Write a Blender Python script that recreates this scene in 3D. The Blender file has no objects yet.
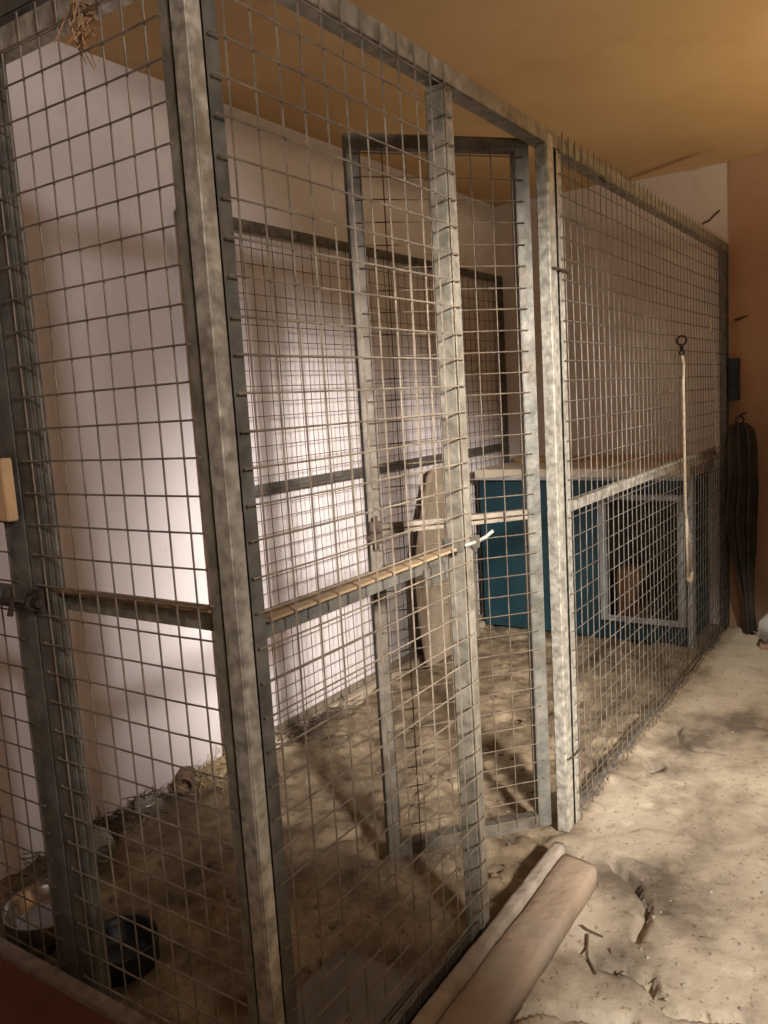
import bpy, bmesh, math, random
from mathutils import Vector, Matrix, noise
random.seed(7)
S = bpy.context.scene
C = S.collection
V = Vector

# ------------------------------------------------------------ materials
def mat(name, c1, c2=None, scale=6.0, rough=0.7, metal=0.0, bump=0.0, bscale=30.0, c3=None, c3scale=2.0, c3lo=0.5, c3hi=0.65, spec=0.4, detail=6.0):
    m = bpy.data.materials.new(name); m.use_nodes = True
    nt = m.node_tree; N = nt.nodes; L = nt.links
    b = N['Principled BSDF']
    b.inputs['Roughness'].default_value = rough; b.inputs['Metallic'].default_value = metal
    b.inputs['Specular IOR Level'].default_value = spec
    tc = N.new('ShaderNodeTexCoord')
    col = None
    if c2 is not None:
        n = N.new('ShaderNodeTexNoise'); n.inputs['Scale'].default_value = scale; n.inputs['Detail'].default_value = detail
        L.new(tc.outputs['Object'], n.inputs['Vector'])
        r = N.new('ShaderNodeValToRGB'); r.color_ramp.elements[0].position = .35; r.color_ramp.elements[1].position = .68
        r.color_ramp.elements[0].color = (*c1, 1); r.color_ramp.elements[1].color = (*c2, 1)
        L.new(n.outputs['Fac'], r.inputs['Fac']); col = r.outputs['Color']
    if c3 is not None:
        n = N.new('ShaderNodeTexNoise'); n.inputs['Scale'].default_value = c3scale; n.inputs['Detail'].default_value = 8; n.inputs['Roughness'].default_value = .65
        L.new(tc.outputs['Object'], n.inputs['Vector'])
        r = N.new('ShaderNodeValToRGB'); r.color_ramp.elements[0].position = c3lo; r.color_ramp.elements[1].position = c3hi
        L.new(n.outputs['Fac'], r.inputs['Fac'])
        mx = N.new('ShaderNodeMixRGB'); L.new(r.outputs['Color'], mx.inputs['Fac'])
        if col: L.new(col, mx.inputs['Color1'])
        else: mx.inputs['Color1'].default_value = (*c1, 1)
        mx.inputs['Color2'].default_value = (*c3, 1); col = mx.outputs['Color']
    if col: L.new(col, b.inputs['Base Color'])
    else: b.inputs['Base Color'].default_value = (*c1, 1)
    if bump:
        n = N.new('ShaderNodeTexNoise'); n.inputs['Scale'].default_value = bscale; n.inputs['Detail'].default_value = 8
        L.new(tc.outputs['Object'], n.inputs['Vector'])
        bp = N.new('ShaderNodeBump'); bp.inputs['Strength'].default_value = bump; bp.inputs['Distance'].default_value = .01
        L.new(n.outputs['Fac'], bp.inputs['Height']); L.new(bp.outputs['Normal'], b.inputs['Normal'])
    return m

GALV = mat('galvanised_steel', (.18,.165,.125), (.36,.33,.265), 28, .5, .45, .25, 60, c3=(.17,.14,.10), c3scale=7, c3lo=.55, c3hi=.75)
GALVB = mat('galvanised_bright', (.30,.28,.23), (.62,.59,.50), 45, .42, .5, .3, 70, c3=(.24,.21,.15), c3scale=6, c3lo=.55, c3hi=.72)
GALVD = mat('galvanised_weathered', (.095,.092,.078), (.19,.18,.15), 22, .55, .4, .25, 60, c3=(.11,.085,.06), c3scale=6, c3lo=.5, c3hi=.7)
DOORS = mat('brown_stained_steel', (.075,.062,.045), (.15,.13,.10), 20, .65, .3, .3, 60)
DUST = mat('dusty_steel', (.17,.14,.105), (.28,.235,.175), 18, .75, .15, .3, 60)
WIRE = mat('dusty_wire', (.14,.11,.08), (.265,.22,.16), 25, .6, .25, .3, 120)
WIRED = mat('brown_wire', (.07,.05,.032), (.15,.115,.08), 25, .65, .2, .3, 120)
WIREF = mat('bare_wire', (.13,.115,.095), (.28,.26,.225), 25, .4, .55)
BLACK = mat('black_rubber', (.012,.012,.013), rough=.4)
SHINE = mat('steel_polished', (.28,.27,.26), (.38,.37,.36), 20, .25, .9)
RUST = mat('rusty_iron', (.035,.024,.017), (.075,.05,.034), 30, .8, .2)
BLUE = mat('blue_painted_board', (.011,.036,.048), (.015,.048,.062), 4, .45, 0, .1, 20, c3=(.02,.06,.08), c3scale=3, c3lo=.55, c3hi=.8)
CREAM = mat('cream_board', (.52,.45,.34), (.66,.58,.46), 6, .6, 0, .2, 30)
GREYF = mat('grey_painted_trim', (.24,.25,.26), (.36,.37,.38), 8, .55, 0, .2, 30)
DARKIN = mat('bare_inner_board', (.16,.14,.12), (.24,.21,.18), 6, .8)
WOOD = mat('bare_wood', (.42,.25,.12), (.58,.38,.2), 12, .65, 0, .2, 40)
REDWOOD = mat('red_brown_board', (.15,.055,.03), (.19,.075,.04), 6, .6, 0, .1, 30)
PLYEDGE = mat('dusty_board_edge', (.13,.10,.075), (.24,.19,.15), 25, .85, 0, .5, 60)
SILL = mat('worn_sill', (.26,.19,.13), (.38,.29,.205), 5, .85, 0, .5, 45, c3=(.30,.25,.2), c3scale=9, c3lo=.45, c3hi=.7)
SILLP = mat('grey_plank', (.24,.2,.155), (.36,.3,.24), 20, .9, 0, .6, 60)
TAN = mat('tan_fabric', (.22,.17,.115), (.31,.245,.175), 10, .95, 0, .5, 80)
CLOTH = mat('grey_cloth', (.05,.042,.036), (.09,.077,.066), 9, .9, 0, .4, 60)
ROPE = mat('pale_rope', (.62,.52,.40), (.78,.68,.54), 90, .85, 0, .8, 200)
CHROME = mat('chain_steel', (.62,.6,.58), (.8,.78,.75), 30, .3, .8)
GREYPL = mat('grey_plastic', (.03,.035,.045), rough=.5)
WHITE = mat('off_white_block', (.5,.48,.47), (.62,.6,.58), 8, .8, 0, .3, 40)
STRAW = mat('dry_straw', (.34,.25,.12), (.5,.4,.22), 40, .9)
DEBRIS = mat('dark_litter', (.05,.035,.025), (.12,.09,.06), 40, .95)
GRAVEL = mat('pale_crumbs', (.25,.21,.17), (.42,.37,.31), 30, .85)
TWIG = mat('twig_bark', (.10,.065,.04), (.17,.12,.08), 40, .9)
DRY = mat('rusty_tuft', (.28,.14,.06), (.42,.25,.12), 40, .9)
def glass():
    m = bpy.data.materials.new('dirty_glass'); m.use_nodes = True
    b = m.node_tree.nodes['Principled BSDF']
    b.inputs['Base Color'].default_value = (.75,.72,.62,1); b.inputs['Roughness'].default_value = .15
    b.inputs['Transmission Weight'].default_value = .8; b.inputs['IOR'].default_value = 1.45
    return m
GLASS = glass()

# ------------------------------------------------------------ mesh helpers
class MB:
    def __init__(s): s.v = []; s.f = []
    def add(s, vs, fs):
        n = len(s.v); s.v += [tuple(v) for v in vs]; s.f += [tuple(i+n for i in f) for f in fs]
    def box(s, a, b, bev=0.0):
        x0,y0,z0 = [min(a[i],b[i]) for i in range(3)]; x1,y1,z1 = [max(a[i],b[i]) for i in range(3)]
        if bev <= 0:
            vs = [(x0,y0,z0),(x1,y0,z0),(x1,y1,z0),(x0,y1,z0),(x0,y0,z1),(x1,y0,z1),(x1,y1,z1),(x0,y1,z1)]
            s.add(vs, [(0,3,2,1),(4,5,6,7),(0,1,5,4),(1,2,6,5),(2,3,7,6),(3,0,4,7)]); return
        bm = bmesh.new(); bmesh.ops.create_cube(bm, size=1)
        for v in bm.verts: v.co = ((x0+x1)/2+v.co.x*(x1-x0), (y0+y1)/2+v.co.y*(y1-y0), (z0+z1)/2+v.co.z*(z1-z0))
        bmesh.ops.bevel(bm, geom=bm.edges[:], offset=bev, segments=2, affect='EDGES')
        bm.verts.index_update(); s.add([v.co[:] for v in bm.verts], [[v.index for v in f.verts] for f in bm.faces]); bm.free()
    def tube(s, pts, r, n=6, cap=True):
        pts = [V(p) for p in pts]; rs = r if isinstance(r,(list,tuple)) else [r]*len(pts)
        d0 = (pts[1]-pts[0]).normalized(); up = V((0,0,1)) if abs(d0.z) < .8 else V((1,0,0))
        u = d0.cross(up).normalized(); vs = []
        for i,p in enumerate(pts):
            d = (pts[min(i+1,len(pts)-1)]-pts[max(i-1,0)]).normalized()
            u = (u - d*u.dot(d)).normalized(); w = d.cross(u)
            for k in range(n):
                a = 2*math.pi*k/n; vs.append(p+(u*math.cos(a)+w*math.sin(a))*rs[i])
        fs = []
        for i in range(len(pts)-1):
            for k in range(n):
                k2 = (k+1)%n; fs.append((i*n+k, i*n+k2, (i+1)*n+k2, (i+1)*n+k))
        if cap: fs.append(tuple(range(n-1,-1,-1))); fs.append(tuple((len(pts)-1)*n+k for k in range(n)))
        s.add(vs, fs)
    def lathe(s, prof, c=(0,0,0), n=32, M=None):
        vs = []; fs = []
        for (r,z) in prof:
            for k in range(n):
                a = 2*math.pi*k/n; p = V((r*math.cos(a), r*math.sin(a), z))
                if M: p = M @ p
                vs.append(p+V(c))
        for i in range(len(prof)-1):
            for k in range(n):
                k2=(k+1)%n; fs.append((i*n+k, i*n+k2, (i+1)*n+k2, (i+1)*n+k))
        s.add(vs, fs)
    def torus(s, c, R, r, nrm='y', n=16, m=8, sx=1.0, rot=None):
        vs=[]; fs=[]
        for i in range(n):
            a=2*math.pi*i/n
            for k in range(m):
                b=2*math.pi*k/m; rr=R+r*math.cos(b); p=V((rr*math.cos(a)*sx, r*math.sin(b), rr*math.sin(a)))
                if nrm=='z': p=V((p.x,p.z,p.y))
                if nrm=='x': p=V((p.y,p.x,p.z))
                if rot: p=rot@p
                vs.append(p+V(c))
        for i in range(n):
            for k in range(m):
                fs.append((i*m+k, i*m+(k+1)%m, ((i+1)%n)*m+(k+1)%m, ((i+1)%n)*m+k))
        s.add(vs,fs)
    def build(s, name, m, parent=None, smooth=False, local=False):
        me = bpy.data.meshes.new(name)
        off = V((0,0,0))
        q = parent
        if parent is not None and not local:
            while q is not None: off += q.location; q = q.parent
        me.from_pydata([tuple(V(v)-off) for v in s.v], [], s.f); me.update()
        bm = bmesh.new(); bm.from_mesh(me); bmesh.ops.recalc_face_normals(bm, faces=bm.faces[:]); bm.to_mesh(me); bm.free()
        if smooth: me.polygons.foreach_set('use_smooth', [True]*len(me.polygons))
        me.materials.append(m)
        o = bpy.data.objects.new(name, me); C.objects.link(o)
        if parent is not None: o.parent = parent
        return o

def tag(o, label=None, cat=None, group=None, kind=None):
    if label: o['label'] = label
    if cat: o['category'] = cat
    if group: o['group'] = group
    if kind: o['kind'] = kind
    return o
def thing(name, loc, label, cat, rz=0, group=None):
    o = bpy.data.objects.new(name, None); C.objects.link(o); o.location = loc; o.rotation_euler = (0,0,rz)
    return tag(o, label, cat, group)
def struct(name, mb, m): return tag(mb.build(name, m), kind='structure')
def set_origin(o, p):
    p = V(p); o.data.transform(Matrix.Translation(-p)); o.location = p; return o

# ------------------------------------------------------------ dimensions (metres)
FY = .874      # plane of the cage front
SX = .878      # plane of the cage side
WY = 2.203     # left wall
BX = 4.66      # back wall
ZC = 2.47      # ceiling
ZT = 2.045     # top of the cage
ROW = .0575; COLW = .061

# ------------------------------------------------------------ the room
CR = [[(2.1,.705),(2.061,.643),(1.975,.576),(1.898,.562),(1.82,.56)],
      [(1.44,.72),(1.46,.705),(1.487,.687),(1.507,.651),(1.516,.617),(1.537,.538),(1.56,.50)],
      [(3.166,.788),(3.025,.75),(2.967,.686),(2.985,.551),(2.96,.49)],
      [(1.72,.5),(1.666,.478),(1.627,.425),(1.648,.37),(1.679,.286),(1.66,.15)],
      [(1.72,.66),(1.69,.60),(1.71,.55),(1.69,.50)]]
SEG = [(V((a[0],a[1])), V((b[0],b[1]))) for c in CR for a,b in zip(c,c[1:])]
def sm(a,b,x):
    t=max(0,min(1,(x-a)/(b-a))); return t*t*(3-2*t)
def floor_h(x,y):
    p = V((x,y,0))
    inside = sm(.80,.90,y)*sm(.80,.9,x)
    h_out = .010*noise.noise(p*1.7+V((3,1,0))) + .0022*noise.noise(p*8) + .0013*noise.noise(p*20)+.0012*noise.noise(p*42)
    e = noise.noise(p*2.6+V((9,4,2)))+.25*noise.noise(p*9+V((1,2,3)))
    h_out += .0035*sm(.12,.145,e) 
    pit = noise.noise(p*16+V((5,5,5))); h_out -= .005*sm(.42,.5,pit)
    h_in = .014*noise.noise(p*4.5) + .011*noise.noise(p*11+V((2,2,0))) + .005*noise.noise(p*30) + .012*sm(.1,.35,noise.noise(p*14+V((7,0,0))))
    h_in += sm(2.02,2.14,y)*(.022+.03*noise.noise(p*6)+.012*noise.noise(p*20))*sm(2.3,1.9,x)
    if not inside and 1.3<x<3.3 and y>.1:
        q = V((x+.012*noise.noise(p*22), y+.012*noise.noise(p*22+V((4,4,4)))))
        d = 9
        for a,b in SEG:
            if abs(q.x-a.x)>.2 and abs(q.x-b.x)>.2: continue
            ab=b-a; t=max(0,min(1,(q-a).dot(ab)/ab.length_squared)); d=min(d,(q-a-ab*t).length)
        h_out -= .030*(1-sm(.003,.014,d))
        dh = (V((x,y))-V((2.76,.768))).length
        h_out -= .09*(1-sm(.024,.038,dh))
    return h_out*(1-inside)+h_in*inside - .006
xs = [-1.8,-1.4,-1,-.6,-.2,.1]+[.3+.011*i for i in range(int((BX-.3)/.011)+1)]+[BX]
ys = [-2.7,-2,-1.5,-1]+[-.6+.011*i for i in range(int((WY+.6)/.011)+1)]+[WY]
vs=[(x,y,floor_h(x,y)) for x in xs for y in ys]; ny=len(ys)
fs=[(i*ny+j,(i+1)*ny+j,(i+1)*ny+j+1,i*ny+j+1) for i in range(len(xs)-1) for j in range(ny-1)]
fm = MB(); fm.v=vs; fm.f=fs
def floor_mat():
    m = bpy.data.materials.new('rough_floor'); m.use_nodes=True; nt=m.node_tree; N=nt.nodes; L=nt.links; b=N['Principled BSDF']
    b.inputs['Roughness'].default_value=.88; b.inputs['Specular IOR Level'].default_value=.25
    tc=N.new('ShaderNodeTexCoord')
    def nz(sc,det,rg=.6):
        n=N.new('ShaderNodeTexNoise'); n.inputs['Scale'].default_value=sc; n.inputs['Detail'].default_value=det; n.inputs['Roughness'].default_value=rg
        L.new(tc.outputs['Object'],n.inputs['Vector']); return n.outputs['Fac']
    def ramp(f,stops):
        r=N.new('ShaderNodeValToRGB'); e=r.color_ramp.elements
        e[0].position,e[0].color=stops[0][0],(*stops[0][1],1); e[1].position,e[1].color=stops[-1][0],(*stops[-1][1],1)
        for p,c in stops[1:-1]: q=e.new(p); q.color=(*c,1)
        L.new(f,r.inputs['Fac']); return r.outputs['Color']
    out=ramp(nz(2.3,8),[(.38,(.15,.12,.09)),(.46,(.30,.25,.185)),(.54,(.45,.385,.29)),(.68,(.55,.49,.39))])
    inn=ramp(nz(5,8,.7),[(.33,(.07,.05,.03)),(.5,(.18,.135,.085)),(.68,(.33,.265,.175))])
    sp=ramp(nz(60,3),[(.30,(.55,.5,.42)),(.40,(1,1,1)),(.6,(1,1,1))])
    sx=N.new('ShaderNodeSeparateXYZ'); L.new(tc.outputs['Object'],sx.inputs[0])
    def step(sock,a,bb):
        r=N.new('ShaderNodeMapRange'); r.inputs['From Min'].default_value=a; r.inputs['From Max'].default_value=bb; L.new(sock,r.inputs['Value']); return r.outputs[0]
    mu=N.new('ShaderNodeMath'); mu.operation='MULTIPLY'; L.new(step(sx.outputs['Y'],.80,.92),mu.inputs[0]); L.new(step(sx.outputs['X'],.8,.9),mu.inputs[1])
    mx=N.new('ShaderNodeMixRGB'); L.new(mu.outputs[0],mx.inputs['Fac']); L.new(out,mx.inputs['Color1']); L.new(inn,mx.inputs['Color2'])
    m2=N.new('ShaderNodeMixRGB'); m2.blend_type='MULTIPLY'; m2.inputs['Fac'].default_value=1; L.new(mx.outputs[0],m2.inputs['Color1']); L.new(sp,m2.inputs['Color2'])
    L.new(m2.outputs[0],b.inputs['Base Color'])
    bp=N.new('ShaderNodeBump'); bp.inputs['Strength'].default_value=.6; bp.inputs['Distance'].default_value=.008; L.new(nz(35,10,.7),bp.inputs['Height']); L.new(bp.outputs['Normal'],b.inputs['Normal'])
    return m
fo = struct('floor', fm, floor_mat()); fo.data.polygons.foreach_set('use_smooth',[True]*len(fo.data.polygons))

def wall_mat(name, base, base2, paint, axis, lo, hi, nscale, namp, stain=(.42,.35,.28)):
    # base limewash; beyond a wavering edge along one axis the wall is painted another colour
    m = mat(name, base, base2, 1.6, .85, 0, .35, 22, c3=stain, c3scale=3.5, c3lo=.60, c3hi=.85)
    nt=m.node_tree; N=nt.nodes; L=nt.links; b=N['Principled BSDF']
    src=b.inputs['Base Color'].links[0].from_socket
    tc=N.new('ShaderNodeTexCoord'); sx=N.new('ShaderNodeSeparateXYZ'); L.new(tc.outputs['Object'],sx.inputs[0])
    n=N.new('ShaderNodeTexNoise'); n.inputs['Scale'].default_value=nscale; n.inputs['Detail'].default_value=5; L.new(tc.outputs['Object'],n.inputs['Vector'])
    a=N.new('ShaderNodeMath'); a.operation='MULTIPLY_ADD'; a.inputs[1].default_value=namp; L.new(n.outputs['Fac'],a.inputs[0]); L.new(sx.outputs[axis],a.inputs[2])
    r=N.new('ShaderNodeMapRange'); r.inputs['From Min'].default_value=lo; r.inputs['From Max'].default_value=hi; L.new(a.outputs[0],r.inputs['Value'])
    mx=N.new('ShaderNodeMixRGB'); L.new(r.outputs[0],mx.inputs['Fac']); L.new(src,mx.inputs['Color1']); mx.inputs['Color2'].default_value=(*paint,1)
    L.new(mx.outputs[0],b.inputs['Base Color'])
    return m
W1 = wall_mat('limewashed_wall', (.66,.60,.58), (.74,.69,.68), (.22,.11,.045), 'Z', 2.545, 2.56, 3, .12)
W2 = wall_mat('limewashed_wall_back', (.64,.57,.53), (.72,.66,.63), (.22,.11,.045), 'Z', 2.535, 2.55, 3, .15)
BROWNW = mat('brown_painted_wall', (.40,.25,.16), (.47,.30,.20), 2, .85, 0, .3, 20, c3=(.30,.17,.10), c3scale=3, c3lo=.55, c3hi=.8)
CEIL = mat('tan_ceiling', (.50,.33,.16), (.58,.40,.21), 1.5, .7, 0, .3, 14, c3=(.44,.28,.13), c3scale=2.2, c3lo=.52, c3hi=.8)
b=MB(); b.box((-1.9,WY,-.1),(BX+.1,WY+.1,2.6)); struct('wall_left', b, W1)
b=MB(); b.box((BX,.872,-.1),(BX+.1,WY,2.6)); struct('wall_back', b, W2)
b=MB(); b.box((BX-.006,-2.8,-.1),(BX+.1,.872,2.6)); struct('wall_back_brown', b, BROWNW)
b=MB(); b.box((-1.9,-2.8,-.1),(BX+.1,-2.7,2.6)); struct('wall_right', b, BROWNW)
b=MB(); b.box((-1.9,-2.8,-.1),(-1.8,WY+.1,2.6)); struct('wall_front', b, BROWNW)
# ceiling: slab with a broken plaster skim patch near the back wall
b=MB(); nx,nyy=60,56
for i in range(nx+1):
    for j in range(nyy+1):
        x=-1.9+(BX+2.0)*i/nx; y=-2.8+(WY+2.9)*j/nyy
        b.v.append((x,y,ZC+.006*noise.noise(V((x,y,0))*1.4)))
b.f=[(i*(nyy+1)+j,(i+1)*(nyy+1)+j,(i+1)*(nyy+1)+j+1,i*(nyy+1)+j+1) for i in range(nx) for j in range(nyy)]
n0=len(b.v); b.box((-1.9,-2.8,2.5),(BX+.1,WY+.1,2.6))
struct('ceiling', b, CEIL)
b=MB(); out=[]
for k in range(40):
    t=k/39; y=-.9+2.35*t; x=BX-.30-.10*noise.noise(V((y*1.6,3,0)))+ .28*sm(.9,1.45,y)
    out.append((x,y))
prof=[(x,y,ZC-.016) for x,y in out]+[(BX,y,ZC-.016) for x,y in reversed(out)]
top=[(x,y,ZC+.01) for x,y,z in prof]; n=len(prof)
b.add(prof+top,[tuple(range(n)),tuple(range(2*n-1,n-1,-1))]+[(i,(i+1)%n,n+(i+1)%n,n+i) for i in range(n)])
struct('trim_1', b, mat('ceiling_patch',(.50,.34,.17),(.60,.42,.23),3,.8,0,.3,20))
b=MB(); b.box((3.80,-2.7,-.1),(BX-.006,.40,1.62)); struct('added_light_blocker', b, BROWNW)  # unseen block, added to keep light off the far right corner
# crumbling plaster kerb along the foot of the left wall
b=MB(); segs=120
for i in range(segs+1):
    x=1.95+(4.15-1.95)*i/segs; p=V((x*5,0,0))
    w=.075+.02*noise.noise(p); h=.035+.012*noise.noise(p+V((0,7,0)))
    b.v+=[(x,WY+.01,-.03),(x,WY+.01,h),(x,WY-w,h*.8),(x,WY-w-.02,-.03)]
for i in range(segs):
    for k in range(3): b.f.append((i*4+k,i*4+k+1,(i+1)*4+k+1,(i+1)*4+k))
b.f+=[(0,1,2,3),(segs*4+3,segs*4+2,segs*4+1,segs*4)]
struct('trim_2', b, mat('plaster_kerb',(.30,.24,.17),(.42,.35,.26),9,.9,0,.6,40))

# ------------------------------------------------------------ mesh panels
def bulge(u, v, amp, seed):
    return V((noise.noise(V((u*1.3+seed,v*1.3,0)))*amp, noise.noise(V((u*1.1,v*1.1+seed,4)))*amp*.35, noise.noise(V((u*1.2+seed,v*1.2,9)))*amp*.35))
def mesh_wires(u0,u1,z0,z1, r, seed, over=.018, amp=.006, col=COLW, row=ROW, uoff=.3, teeth=.012):
    """wires in a local frame: u along, v normal (0), z up; returns list of (pts)"""
    b=MB(); uu=[]; u=u0+col*uoff
    while u<u1: uu.append(u); u+=col
    zz=[]; z=z1-row*.55
    while z>z0: zz.append(z); z-=row
    nseg=max(2,int((z1-z0)/.11)); mseg=max(2,int((u1-u0)/.11))
    def P(u,z,off):
        e=min(1,min(u-u0,u1-u)/.12) if u1>u0 else 1; e=max(0,e); d=bulge(u,z,amp,seed)
        return V((u+d.y*e, off+d.x*e, z+d.z*e))
    for u in uu:
        j=random.uniform(-.0016,.0016)
        b.tube([P(u+j,z0-teeth+(z1+teeth*1.4-z0+teeth)*k/nseg,0) for k in range(nseg+1)], r, 5)
    for z in zz:
        j=random.uniform(-.0014,.0014); pts=[P(u0-over+(u1-u0+2*over)*k/mseg, z+j, -2*r*.9) for k in range(mseg+1)]
        b.tube(pts, r, 5)
        for e in (pts[0],pts[-1]): b.tube([e+V((0,0,0)),e+V((0,r*1.8,0))], r*1.5, 6)   # weld blobs
    return b
def place(b, f):
    b.v=[tuple(f(V(v))) for v in b.v]; return b
def Lx(v): return V((v.x, FY-.004+v.y, v.z))          # cage front: u = X
def Ly(v): return V((SX-.004+v.y, v.x, v.z))          # cage side: u = Y, outside is -X

def angle_v(b, x, y, z0, z1, w, dx, dy, t=.005):
    """vertical angle iron with corner at (x,y), flanges w long towards dx and dy"""
    b.box((x,y,z0),(x+dx*w,y+dy*t,z1),.0008); b.box((x,y,z0),(x+dx*t,y+dy*w,z1),.0008)

# near front panel ------------------------------------------------
p=thing('mesh_screen',(1.28,FY+.02,0),'tall galvanised mesh panel nearest the camera, between corner post and open door','mesh panel')
b=MB(); angle_v(b,.910,FY+.004,.02,ZT-.045,.034,1,1); b.build('stile',GALVD,p)
b=MB(); b.box((1.618,FY,.02),(1.662,FY+.045,ZT-.045),.003); b.build('stile',GALV,p)
b=MB(); b.box((.914,FY+.006,.025),(1.618,FY+.011,.06)); b.box((.914,FY+.006,.025),(1.618,FY+.04,.03)); b.build('bottom_rail',GALVD,p)
b=MB(); b.box((.95,FY+.002,.990),(1.616,FY+.052,.995),.001); q=b.build('middle_rail',mat('dust_covered_flange',(.24,.165,.09),(.33,.235,.135),14,.95,0,.4,60),p); q['label']='brown dust-covered top flange'
b=MB(); b.box((.95,FY+.044,.950),(1.616,FY+.051,.990),.001); b.build('rail_flange',GALVD,q)
place(mesh_wires(.935,1.625,.035,ZT-.022,.0018,1.7,uoff=.25),Lx).build('wire_mesh',WIRE,p)
b=MB(); b.tube([(1.60,FY-.012,1.0),(1.66,FY-.014,1.0),(1.70,FY-.012,1.001),(1.71,FY-.018,1.008),(1.72,FY-.024,1.014)],.0045,8); q=b.build('latch_bolt',GALVB,p,True); q['label']='short bolt with a bright bent tip'
b=MB(); b.box((1.585,FY-.01,.985),(1.60,FY+.04,1.015),.002); b.build('bolt_keeper',GALVD,q)
b=MB(); b.box((1.645,FY-.022,.986),(1.657,FY,1.016),.002); b.build('bolt_keeper',GALVD,q)
b=MB(); b.box((1.50,FY+.035,.92),(1.60,FY+.043,.962),.002); b.build('rail_plate',GALVD,p)

# open door, hinged on the door post, swung inwards -----------------
ang=math.atan2(.335,-.395)
d=thing('cage_door',(2.178,.925,0),'narrow galvanised mesh door standing open into the pen','cage door',ang)
DW=.515
b=MB(); b.box((0,-.022,.03),(.042,.012,2.02),.002); b.build('hinge_stile',GALVD,d,local=True)
b=MB(); b.box((DW-.036,-.022,.03),(DW,.012,2.02),.002); b.build('free_stile',DOORS,d,local=True)
b=MB(); b.box((.04,-.022,1.985),(DW-.036,.012,2.02),.002); b.build('top_rail',DOORS,d,local=True)
b=MB(); b.box((.04,-.022,.03),(DW-.036,.012,.07),.002); b.build('bottom_rail',DOORS,d,local=True)
b=MB(); b.box((.04,-.018,.975),(DW-.036,.008,1.003),.002); b.build('middle_rail',DUST,d,local=True)
mw=mesh_wires(.035,DW-.03,.05,2.0,.0018,5.2,amp=.004,over=.01,teeth=.002)
mw.v=[(v[0],.015-v[1],v[2]) for v in mw.v]; mw.build('wire_mesh',WIRED,d,local=True)
b=MB(); b.box((DW-.034,.012,.955),(DW+.002,.026,1.015),.003); b.tube([(DW-.015,.03,1.03),(DW-.015,.03,.94)],.006,8); q=b.build('lock_plate',RUST,d,local=True)
b=MB(); b.tube([(DW-.03,.02,.985),(DW-.01,.04,.99),(DW+.014,.03,.97)],.005,8); b.build('door_bolt',RUST,q,local=True)

# cage frame: corner post, door post, rails overhead --------------------
f=thing('cage_framework',(1.55,FY+.03,0),'galvanised post and rail frame carrying the mesh panels and the door','cage frame')
b=MB(); b.box((SX,FY,.0),(SX+.031,FY+.034,2.10),.003); q=b.build('corner_post',GALVB,f)
b=MB(); b.box((SX-.012,FY-.01,2.052),(SX+.046,FY+.048,2.075),.003); b.tube([(SX+.05,FY-.012,2.063),(SX+.062,FY-.012,2.063)],.008,6); b.tube([(SX-.02,FY-.014,2.063),(SX+.05,FY-.012,2.063)],.004,6); b.build('clamp',BLACK,q)
b=MB(); b.box((2.196,FY,.0),(2.243,FY+.036,ZT-.01),.003); b.build('door_post',GALVB,f)
b=MB(); b.box((SX+.031,FY+.001,ZT-.04),(BX-.002,FY+.006,ZT),.0012); b.box((SX+.031,FY+.006,ZT-.04),(BX-.002,FY+.046,ZT-.034),.001); b.build('top_rail',GALV,f)
b=MB(); b.box((SX,FY+.036,ZT-.04),(SX+.04,WY-.003,ZT),.003); b.build('side_rail',GALVD,f)
b=MB(); b.box((BX-.045,FY,.0),(BX-.006,FY+.04,ZT-.042),.003); b.build('end_post',GALVD,f)

# far front panel -------------------------------------------------------
p=thing('mesh_screen',(3.4,FY+.02,0),'long galvanised mesh panel running from the door post to the brown back wall','mesh panel')
b=MB(); angle_v(b,2.256,FY,.0,ZT-.044,.042,1,1); b.build('stile',GALVB,p)
b=MB(); angle_v(b,BX-.05,FY,.0,ZT-.044,.035,-1,1); b.build('stile',GALVD,p)
b=MB(); b.box((2.30,FY+.004,.975),(BX-.087,FY+.008,1.005),.001); b.box((2.30,FY+.008,1.0),(BX-.087,FY+.035,1.005),.001); b.build('middle_rail',GALVB,p)
b=MB(); b.box((2.30,FY+.004,.035),(BX-.087,FY+.012,.05),.001); b.build('bottom_rail',GALVD,p)
place(mesh_wires(2.285,BX-.06,.012,ZT-.018,.0017,8.1,amp=.006,col=.0535,over=.012,teeth=.02),Lx).build('wire_mesh',WIREF,p)

# side gate (left of the corner post) -----------------------------------
p=thing('side_gate',(SX+.02,1.16,0),'mesh side gate between the bright corner post and the dark left post','cage gate')
b=MB(); angle_v(b,SX+.005,.909,.02,ZT-.05,.026,1,1); b.build('stile',GALV,p)
b=MB(); b.box((SX+.001,1.345,.02),(SX+.03,1.408,ZT-.05),.003); b.build('stile',GALVD,p)
b=MB(); b.box((SX+.002,.94,1.955),(SX+.007,1.352,ZT-.05),.001); b.box((SX+.007,.94,1.955),(SX+.034,1.352,1.960),.001); b.build('top_rail',GALVB,p)
b=MB(); b.box((SX+.004,.94,1.016),(SX+.034,1.352,1.021),.001); q=b.build('middle_rail',mat('dusty_side_flange',(.2,.135,.075),(.29,.2,.12),14,.95,0,.4,60),p); q['label']='dusty brown top flange'
b=MB(); b.box((SX+.028,.94,.978),(SX+.034,1.352,1.016),.001); b.build('rail_flange',GALV,q)
b=MB(); b.box((SX+.004,.94,.02),(SX+.03,1.352,.05),.001); b.build('bottom_rail',GALVD,p)
place(mesh_wires(.925,1.375,.03,1.985,.0018,3.3,amp=.006,over=.004,col=.050,uoff=.6),Ly).build('wire_mesh',WIRE,p)
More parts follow.
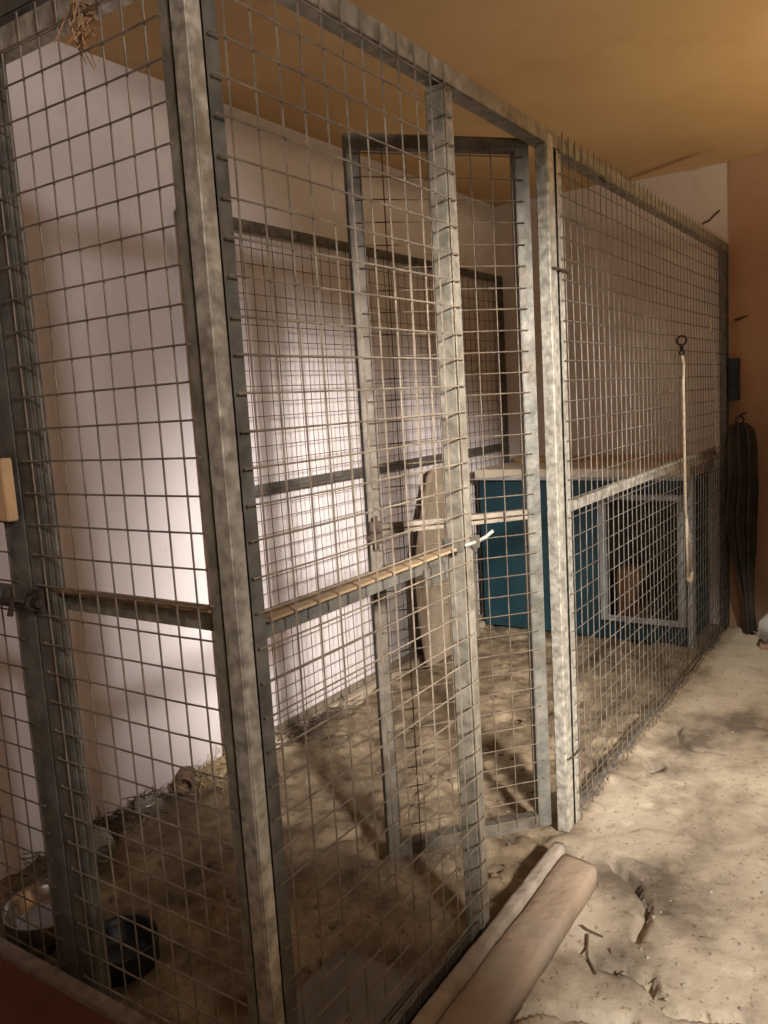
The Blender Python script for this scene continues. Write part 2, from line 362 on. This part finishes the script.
b=MB(); b.tube([(SX-.02,1.36,1.0),(SX-.02,1.56,.992)],.008,8); b.tube([(SX-.02,1.40,1.0),(SX-.045,1.405,1.01),(SX-.05,1.41,.98)],.006,8); q=b.build('sliding_bolt',RUST,p)
b=MB(); b.box((SX-.014,1.365,.98),(SX-.004,1.40,1.022),.002); b.torus((SX-.02,1.38,1.0),.012,.004,'y'); b.build('bolt_guide',RUST,q)

p=thing('mesh_screen',(SX+.02,1.8,0),'mesh side panel beyond the dark left post, running to the white wall','mesh panel')
b=MB(); b.box((SX+.001,1.411,.02),(SX+.03,1.475,ZT-.05),.003); b.build('stile',GALVD,p)
b=MB(); b.box((SX+.004,WY-.042,.02),(SX+.03,WY-.006,ZT-.05),.003); b.build('stile',GALVD,p)
b=MB(); b.box((SX+.004,1.47,.975),(SX+.03,WY-.042,1.015),.002); b.build('middle_rail',GALVD,p)
b=MB(); b.box((SX+.004,1.47,1.95),(SX+.03,WY-.042,ZT-.05),.002); b.build('top_rail',GALVD,p)
place(mesh_wires(1.45,WY-.02,.03,1.985,.0018,6.3,amp=.005,over=.004,col=.050),Ly).build('wire_mesh',WIRED,p)

# mesh panel against the left wall --------------------------------------
p=thing('mesh_screen',(3.3,WY-.04,.0),'long dark-framed mesh panel fixed against the whitewashed wall inside the pen','mesh panel')
YW=WY-.045
b=MB(); b.box((2.05,YW-.012,.036),(2.07,YW+.015,2.045),.002); b.build('stile',WIRED,p)
b=MB(); b.box((4.585,YW-.012,.036),(4.62,YW+.015,2.045),.002); b.build('stile',GALVD,p)
b=MB(); b.box((2.07,YW-.014,2.01),(4.585,YW+.014,2.045),.002); b.build('top_rail',GALVD,p)
b=MB(); b.box((2.07,YW-.014,1.005),(4.585,YW+.012,1.045),.002); b.build('middle_rail',GALVD,p)
b=MB(); b.box((2.07,YW-.01,.036),(4.585,YW+.012,.058),.002); b.build('bottom_rail',DUST,p)
w=mesh_wires(2.06,4.60,.04,2.03,.0017,12.4,amp=.004,over=.0,teeth=0)
w.v=[(v[0],YW-.018+v[1],v[2]) for v in w.v]; w.build('wire_mesh',WIRED,p)

# ------------------------------------------------------------ kennel box
KX=4.15
k=thing('kennel_box',(4.42,1.55,0),'blue painted wooden kennel with cream lid standing against the back wall','kennel')
b=MB(); b.box((KX,1.42,.012),(KX+.02,2.125,.868),.002)
for j in range(1,4): pass
b.build('front_panel',BLUE,k)
b=MB(); b.box((KX,.99,.80),(KX+.02,1.42,.868),.001); b.build('front_panel',BLUE,k)
b=MB(); b.box((KX,.99,.012),(KX+.02,1.42,.10),.001); b.build('front_panel',BLUE,k)
b=MB()
for (a,c) in (((1.385,.11),(1.425,.79)),((.985,.11),(1.02,.79)),((1.02,.76),(1.385,.79)),((1.02,.11),(1.385,.14))): b.box((KX-.014,a[0],a[1]),(KX-.001,c[0],c[1]),.002)
b.build('opening_frame',GREYF,k)
b=MB(); b.box((KX+.02,.975,.012),(4.64,.99,.868),.001); b.build('side_panel',BLUE,k)
b=MB(); b.box((KX+.02,2.11,.012),(4.64,2.125,.868),.001); b.build('side_panel',BLUE,k)
b=MB(); b.box((KX-.012,.945,0),(KX+.04,.975,.90),.003); b.build('corner_batten',GREYF,k)
b=MB(); b.box((4.62,.99,.012),(4.64,2.11,.868)); b.box((KX+.02,1.52,.012),(4.62,1.535,.868)); b.build('inner_board',DARKIN,k)
b=MB(); b.box((KX+.02,.99,.012),(4.62,2.11,.03)); b.build('base_board',DARKIN,k)
b=MB(); b.box((KX-.04,.955,.870),(4.655,2.132,.925),.004); q=b.build('lid',CREAM,k)
b=MB(); b.box((KX-.046,.96,.866),(KX-.040,2.130,.882),.001); b.build('lid_trim',GREYF,q)
b=MB(); b.box((4.60,.96,.925),(4.655,2.11,.955),.003); b.build('back_batten',WOOD,k)
b=MB(); b.box((4.27,1.26,.032),(4.52,1.38,.36),.004); set_origin(tag(b.build('cardboard_box',mat('brown_cardboard',(.15,.075,.035),(.20,.105,.05),6,.9)),'brown cardboard box standing inside the kennel opening','box'),(4.38,1.285,.032))

# tan padded board leaning by the kennel
b=MB(); outl=[(3.33,0.01),(3.31,.25),(3.33,.52),(3.43,.74),(3.50,.86),(3.55,.95),(3.60,.985),(3.66,.99),(3.95,.965),(3.98,.95),(3.88,.02)]
fr=[];
n=len(outl)
for s_ in (0,1):
    for (x,z) in outl: fr.append((x, 2.02+.075*z+(.03 if s_ else 0), z+.0))
b.add(fr,[tuple(range(n)),tuple(range(2*n-1,n-1,-1))]+[(i,(i+1)%n,n+(i+1)%n,n+i) for i in range(n)])
o=b.build('padded_board',TAN); md=o.modifiers.new('b','BEVEL'); md.width=.01; md.segments=3
tag(o,'tan padded board with rounded top corner leaning beside the kennel','padded board'); set_origin(o,(3.6,2.06,0))

# ------------------------------------------------------------ sill at the cage foot
def rough_beam(x0,x1,y0,y1,z0,z1,amp,seed,skew=0.0):
    bm=bmesh.new(); nx=90; sec=[(y0,z0),(y0+.001,z0+(z1-z0)*.55),(y0+.002,z1-.006),(y0+.009,z1),(y0+(y1-y0)*.35,z1+.001),(y0+(y1-y0)*.7,z1),(y1-.004,z1-.001),(y1,z1-.006),(y1,z0)]
    b=MB(); m=len(sec)
    for i in range(nx+1):
        t=i/nx
        for (y,z) in sec:
            x=x0+(x1-x0)*t+ (skew*(y-y0)/(y1-y0)*t)
            p=V((x*9+seed,y*14,z*14)); dn=noise.noise(p)*amp+noise.noise(p*3)*amp*.5
            b.v.append((x,y+dn*.8,z+(dn if z>z0 else 0)))
    for i in range(nx):
        for k_ in range(m): b.f.append((i*m+k_,i*m+(k_+1)%m,(i+1)*m+(k_+1)%m,(i+1)*m+k_))
    b.f+=[tuple(range(m)),tuple(nx*m+q for q in range(m-1,-1,-1))]
    bm.free(); return b
o=rough_beam(.55,1.99,.712,.815,-.012,.052,.0028,2.2,.02).build('door_sill',SILL,None,True); tag(o,'worn dusty brown beam lying along the foot of the mesh front','sill'); set_origin(o,(1.3,.76,0))
o=rough_beam(.55,2.04,.818,.858,-.012,.060,.003,8.1).build('sill_plank',SILLP,None,True); tag(o,'thin grey plank on edge between the brown beam and the mesh','plank'); set_origin(o,(1.4,.842,0))
# paving slab inside the pen by the near panel
b=MB(); b.box((.95,.93,-.01),(1.42,1.16,.024),.006); o=b.build('paving_slab',mat('grey_slab',(.11,.095,.08),(.17,.15,.125),8,.85,0,.3,50)); tag(o,'smooth grey slab on the pen floor behind the near mesh','slab'); set_origin(o,(1.18,1.04,0))

# brown board outside the side gate
b=MB(); b.box((.79,.50,.0),(.812,2.19,.268),.002); t=thing('leaning_board',(.80,1.3,0),'red-brown board standing outside the side gate at the bottom left','board')
b.build('board_face',REDWOOD,t); b=MB(); b.box((.788,.50,.268),(.819,2.19,.280),.002); q=b.build('board_edge',PLYEDGE,t); q['label']='dusty pale top edging'

# wooden block on the left post
t=thing('wooden_block',(SX-.05,1.50,1.15),'small pale wooden block with screws fixed on the dark left post','wooden block')
b=MB(); b.box((SX-.034,1.405,1.155),(SX-.012,1.60,1.272),.002); b.build('block',WOOD,t)
for z in (1.18,1.235):
    b=MB(); b.tube([(SX-.037,1.435,z),(SX-.03,1.435,z)],.004,8); b.build('screw',RUST,t)

# ------------------------------------------------------------ bowls, jars, litter
def bowl(name,loc,r,h,m,label,flare=.8):
    b=MB(); pr=[(0,.004),(r*flare*.9,.004),(r*flare,.008),(r*.93,h*.8),(r,h),(r*1.05,h+.003),(r*1.06,h-.003),(r*1.0,h*.5),(r*1.02,.0),(r*.9,-.002),(0,-.002)]
    b.lathe(pr,(0,0,0),40); o=b.build(name,m,None,True); o.location=loc; tag(o,label,'bowl'); return o
bowl('dog_bowl',(1.115,1.60,.020),.088,.060,BLACK,'black dog bowl on the pen floor behind the brown board')
bowl('dog_bowl',(1.13,1.90,.026),.115,.050,SHINE,'shiny steel dog bowl on the pen floor beside the white wall')
def jar(loc,r,l,m,rot,label):
    M=Matrix.Rotation(rot,4,'Z')@Matrix.Rotation(math.pi/2,4,'X'); M=M.to_3x3()
    b=MB(); b.lathe([(0,0),(r*.9,0),(r,.006),(r,l*.72),(r*.72,l*.85),(r*.72,l),(r*.66,l),(r*.66,l*.86),(r*.93,l*.7),(r*.93,.008),(0,.006)],(0,0,0),28,M)
    o=b.build('glass_jar',m,None,True); o.location=loc; tag(o,label,'jar'); return o
jar((1.43,2.10,.052),.038,.11,GLASS,-.5,'round glass jar lying against the wall, nearest the camera')
jar((1.60,2.135,.058),.026,.09,GLASS,.9,'smaller glass jar lying in litter between the round jar and the can')
M=(Matrix.Rotation(-.9,4,'Z')@Matrix.Rotation(math.pi/2,4,'X')).to_3x3()
b=MB(); b.lathe([(0,.0),(.03,.0),(.03,.10),(.027,.10),(.027,.004),(0,.004)],(0,0,0),28,M); o=b.build('tin_can',mat('rusty_tin',(.13,.08,.05),(.25,.17,.11),20,.6,.5),None,True); o.location=(1.84,2.14,.075); tag(o,'rusty open tin can lying at the foot of the wall','can')

def strands(name,m,label,cat,cx,cy,sx,sy,n,l,z0,zs,seed,r=.0012):
    random.seed(seed); b=MB()
    for _ in range(n):
        x=cx+random.gauss(0,sx); y=min(cy+random.gauss(0,sy),WY-.02); z=z0+random.random()*zs; a=random.uniform(0,6.28); e=random.uniform(-.3,.5); L=l*random.uniform(.5,1.3)
        d=V((math.cos(a),math.sin(a),e)).normalized(); k=V((random.uniform(-1,1),random.uniform(-1,1),random.uniform(-.4,.4)))*L*.18
        p=V((x,y,z)); q=p+d*L
        if q.y>WY-.012: q.y=WY-.012
        if p.y>WY-.012: p.y=WY-.012
        q.z=max(q.z,.005)
        b.tube([p,(p+q)/2+V((k.x,-abs(k.y),k.z)),q],r,4)
    o=b.build(name,m); tag(o,label,cat,kind='stuff'); set_origin(o,(cx,cy,z0)); return o
strands('straw_litter',STRAW,'loose straw and stalks gathered at the wall foot beside the can','straw',1.95,2.12,.10,.03,150,.07,.02,.06,3)
strands('dark_litter',DEBRIS,'dark tangled litter under the wall mesh panel','litter',2.48,2.08,.13,.022,240,.055,.01,.035,4,.0016)
strands('wall_litter',DEBRIS,'dark twiggy litter along the foot of the white wall','litter',1.50,2.13,.16,.03,320,.06,.03,.04,5,.0016)
random.seed(11); b=MB()
def crumb(b,x,y,r):
    bm=bmesh.new(); bmesh.ops.create_icosphere(bm,subdivisions=1,radius=r)
    z=floor_h(x,y)
    for v in bm.verts:
        v.co=v.co*random.uniform(.7,1.2); v.co.z*=.6; v.co+=V((x,y,z+r*.3))
    bm.verts.index_update(); b.add([v.co[:] for v in bm.verts],[[v.index for v in f.verts] for f in bm.faces]); bm.free()
for _ in range(170):
    crumb(b,random.uniform(1.0,3.3),random.uniform(.0,.68),random.choice([.002,.003,.003,.004,.006]))
tag(b.build('floor_crumbs',GRAVEL),'pale plaster crumbs scattered over the cracked floor outside the cage','crumbs',kind='stuff')
b=MB()
for _ in range(420):
    crumb(b,random.uniform(1.1,3.6),random.uniform(.95,2.05),random.choice([.003,.004,.006,.009,.012]))
tag(b.build('dirt_clods',mat('dirt_clods',(.10,.072,.045),(.21,.16,.10),10,.95)),'small clods of dirt strewn over the pen floor','dirt',kind='stuff')
for pts,lab in (([(1.775,.665),(1.70,.64),(1.65,.60)],'straight thin twig on the floor beside the brown beam'),([(1.75,.60),(1.70,.575),(1.69,.55)],'short hooked twig on the floor, right of the straight twig'),([(1.80,.69),(1.79,.67),(1.785,.63)],'tiny twig on the floor closest to the brown beam')):
    b=MB(); b.tube([(x,y,floor_h(x,y)+.006) for x,y in pts],[.0028,.0032,.002],6); o=b.build('twig',TWIG); tag(o,lab,'twig'); set_origin(o,(pts[0][0],pts[0][1],floor_h(*pts[0])))
# dried tuft caught on the side gate's top rail
random.seed(5); b=MB()
for _ in range(60):
    p=V((SX-.004+random.gauss(0,.006),1.095+random.gauss(0,.012),1.985-random.random()*.08)); q=p+V((random.gauss(0,.012),random.gauss(0,.016),random.gauss(-.012,.02)))
    b.tube([p,(p+q)/2+V((random.gauss(0,.004),)*3),q],.0012,4)
o=b.build('dried_tuft',DRY); tag(o,'rusty brown dried tuft caught under the side gate top rail','tuft'); set_origin(o,(SX,1.095,1.95))
# wire ties
def tie(loc_z,label,cx=2.248,w=.036):
    b=MB(); z=loc_z; b.tube([(cx-w-.012,FY+.01,z+.002),(cx-w-.008,FY-.006,z),(cx,FY-.010,z-.001),(cx+w,FY-.010,z),(cx+w+.018,FY-.014,z-.006),(cx+w+.026,FY-.010,z-.002)],.0032,6)
    b.tube([(cx+w,FY-.012,z-.001),(cx+w+.012,FY-.022,z+.010),(cx+w+.016,FY-.018,z-.008)],.0030,6)
    o=b.build('wire_tie',RUST); tag(o,label,'wire tie'); set_origin(o,(cx,FY-.01,z))
tie(1.675,'rusty wire tie round the upper part of the door post')
tie(.235,'dark twisted wire tie round the bottom of the door post')
# twist tie under the far top rail
b=MB(); b.box((2.62,FY-.008,1.985),(2.67,FY+.0,2.003),.003); o=b.build('rail_clip',RUST); tag(o,'dark clip hanging under the far top rail','clip'); set_origin(o,(2.64,FY,2.0))

# ------------------------------------------------------------ leads hanging on the mesh
def snap(b,x,y,z):
    b.torus((x,y,z),.019,.0042,'x',18,8); b.tube([(x,y,z-.014),(x+.002,y,z-.04)],.007,8); b.torus((x+.002,y,z-.05),.009,.003,'x',14,8)
t=thing('rope_lead',(3.56,FY-.03,1.51),'pale rope dog lead hanging from the far mesh panel','dog lead')
b=MB(); snap(b,3.556,FY-.022,1.515); b.build('snap_hook',BLACK,t,True)
b=MB(); b.tube([(3.558,FY-.022,1.455),(3.572,FY-.026,1.42),(3.562,FY-.026,1.33),(3.568,FY-.026,1.1),(3.57,FY-.026,.95),(3.572,FY-.027,.80),(3.60,FY-.03,.70),(3.655,FY-.03,.52)],.0058,8); b.tube([(3.574,FY-.03,.76),(3.578,FY-.03,.62),(3.585,FY-.03,.50)],.005,8); b.build('rope',ROPE,t,True)
b=MB(); b.tube([(3.585,FY-.03,.50),(3.60,FY-.032,.47),(3.635,FY-.032,.475),(3.66,FY-.031,.51)],.008,8); b.build('hand_loop',mat('dull_rope_end',(.3,.24,.18),(.4,.33,.25),60,.9),t,True)
t=thing('chain_lead',(4.12,FY-.03,1.62),'bright chain dog lead hanging beside the rope lead','dog lead')
b=MB(); b.tube([(4.105,FY-.02,1.63),(4.118,FY-.024,1.60),(4.10,FY-.024,1.585),(4.122,FY-.024,1.56)],.0045,8); b.build('snap_hook',CHROME,t,True)
b=MB(); N_=46
for i in range(N_):
    s_=i/(N_-1); x=4.125+.10*s_+.03*math.sin(s_*3.1); z=1.553-.56*s_
    b.torus((x,FY-.026,z),.0078,.0027,'y' if i%2 else 'x',12,6)
b.build('chain',CHROME,t,True)

# ------------------------------------------------------------ end of the cage / back wall
# hanging cloth
b=MB(); nz_,nu=50,26
def clp(z):
    key=[(1.12,.795,.03),(1.09,.79,.06),(1.0,.785,.072),(.8,.78,.078),(.62,.785,.075),(.45,.775,.062),(.33,.765,.045),(.22,.755,.03),(.12,.75,.026),(.02,.742,.034)]
    for (a,b_) in zip(key,key[1:]):
        if a[0]>=z>=b_[0]:
            t=(a[0]-z)/(a[0]-b_[0]); return a[1]+(b_[1]-a[1])*t, a[2]+(b_[2]-a[2])*t
    return key[-1][1:]
for i in range(nz_+1):
    z=1.12-1.1*i/nz_; c_,w=clp(z)
    for side in (0,1):
        for j in range(nu+1):
            u=j/nu*2-1
            y=c_+u*w; x=4.50+.022*math.sin(u*9+z*3.2+2*noise.noise(V((u,z*3,5))))*min(1,w/.06)+.02*noise.noise(V((u*2,z*4,1)))+(.012 if side else 0)
            b.v.append((x,y,z))
R_=2*(nu+1)
for i in range(nz_):
    for j in range(nu):
        b.f.append((i*R_+j,i*R_+j+1,(i+1)*R_+j+1,(i+1)*R_+j)); o2=nu+1
        b.f.append((i*R_+o2+j,(i+1)*R_+o2+j,(i+1)*R_+o2+j+1,i*R_+o2+j+1))
    for j,jj in ((0,nu+1),(nu,nu+1+nu)): b.f.append((i*R_+j,(i+1)*R_+j,(i+1)*R_+jj,i*R_+jj))
t=thing('hanging_cloth',(4.51,.79,1.1),'grey-brown cloth hanging in folds at the far end of the cage','cloth')
b.build('cloth',CLOTH,t,True)
b=MB(); b.torus((4.51,.795,1.135),.02,.004,'x',14,6); b.tube([(4.51,.795,1.155),(4.58,.795,1.165),(BX-.007,.795,1.165)],.005,6); b.build('hanger_hook',RUST,t,True)
t=thing('wall_box',(BX-.006,.845,1.34),'dark blue-grey box on the brown wall beside the cage end','wall box')
b=MB(); b.box((BX-.07,.815,1.235),(BX-.007,.878-.008,1.455),.006); b.build('casing',GREYPL,t)
b=MB(); b.box((BX-.078,.822,1.30),(BX-.070,.862,1.40),.003); b.build('cover',mat('box_cover',(.02,.024,.03),rough=.4),t)
b=MB(); b.tube([(BX-.006,.845,1.655),(BX-.03,.83,1.652),(BX-.034,.80,1.660),(BX-.03,.775,1.668)],[.004,.007,.006,.003],8); o=b.build('wall_hook',RUST,None,True); tag(o,'small dark hook on the brown wall above the dark box','hook'); set_origin(o,(BX-.006,.81,1.655))
# wire scrap on the white back wall
b=MB(); b.tube([(BX-.003,1.003,2.165),(BX-.007,.99,2.172),(BX-.006,.970,2.176),(BX-.006,.94,2.202),(BX-.004,.915,2.222)],.004,6); o=b.build('wall_wire',RUST); tag(o,'bent scrap of wire on the white wall high above the cage','wire'); set_origin(o,(BX-.004,.96,2.19))
t=thing('white_block',(4.36,.60,0),'off-white block on the floor at the right edge near the hanging cloth','block')
b=MB(); b.box((4.26,.44,.03),(4.46,.668,.155),.02); b.build('upper_block',WHITE,t,True)
b=MB(); b.box((4.27,.45,.0),(4.45,.66,.032),.004); q=b.build('base',mat('pinkish_base',(.42,.25,.2),(.5,.33,.27),8,.8),t)

# ------------------------------------------------------------ light
def spot(name,loc,target,power,col,angle,blend,r):
    l=bpy.data.lights.new(name,'SPOT'); l.energy=power; l.color=col; l.spot_size=math.radians(angle); l.spot_blend=blend; l.shadow_soft_size=r
    o=bpy.data.objects.new(name,l); C.objects.link(o); o.location=loc; o.rotation_euler=(V(target)-V(loc)).to_track_quat('-Z','Y').to_euler(); return o
spot('work_lamp_beam',(-.3,-2,2.3),(3.15,2.2,.40),2500,(1,.93,.87),27,.6,.24)
spot('side_fill_spot',(-.42,-2,2.3),(1.5,2.2,1.25),230,(1,.93,.93),34,.4,.13)  # extra spot added beside the main beam to brighten the left wall
spot('floor_fill_spot',(-.18,-2,2.3),(2.1,.25,0),950,(1,.93,.86),26,.8,.10)  # extra spot added to brighten the floor outside the cage
spot('ceiling_downlight',(2.95,.25,2.36),(3.35,.76,.45),120,(1,.92,.80),54,.4,.03)
spot('ceiling_uplighter',(3.45,-1.0,1.45),(3.4,-.4,2.47),140,(1,.78,.50),120,.9,.10)
l=bpy.data.lights.new('front_fill_light','POINT'); l.energy=28; l.color=(1,.87,.72); l.shadow_soft_size=.12  # made-up fill lamp, added to brighten the near posts and wires
o=bpy.data.objects.new('front_fill_light',l); C.objects.link(o); o.location=(-.25,-.75,1.75)
w=bpy.data.worlds.new('dim_surroundings'); S.world=w; w.use_nodes=True
w.node_tree.nodes['Background'].inputs[0].default_value=(1,.9,.8,1); w.node_tree.nodes['Background'].inputs[1].default_value=.02

# ------------------------------------------------------------ camera
Rm=[[0.5509710496441154,-0.8323721236716103,-0.05989616171737854],[-0.14363094663515857,-0.023881912265927577,-0.9893431181522467],[0.8220711974170786,0.5537023586738052,-0.13271263833434753]]
cam=bpy.data.cameras.new('camera'); co=bpy.data.objects.new('camera',cam); C.objects.link(co)
r0,r1,r2=[V(r) for r in Rm]; up=-r1; bk=-r2
M=Matrix(((r0.x,up.x,bk.x,0),(r0.y,up.y,bk.y,0),(r0.z,up.z,bk.z,1.33),(0,0,0,1))); co.matrix_world=M
cam.sensor_fit='HORIZONTAL'; cam.sensor_width=36; cam.lens=36*809.375/768; cam.clip_start=.02
S.camera=co
vs_=S.view_settings; vs_.view_transform='Standard'; vs_.look='None'; vs_.gamma=1; vs_.exposure=0; vs_.use_curve_mapping=False
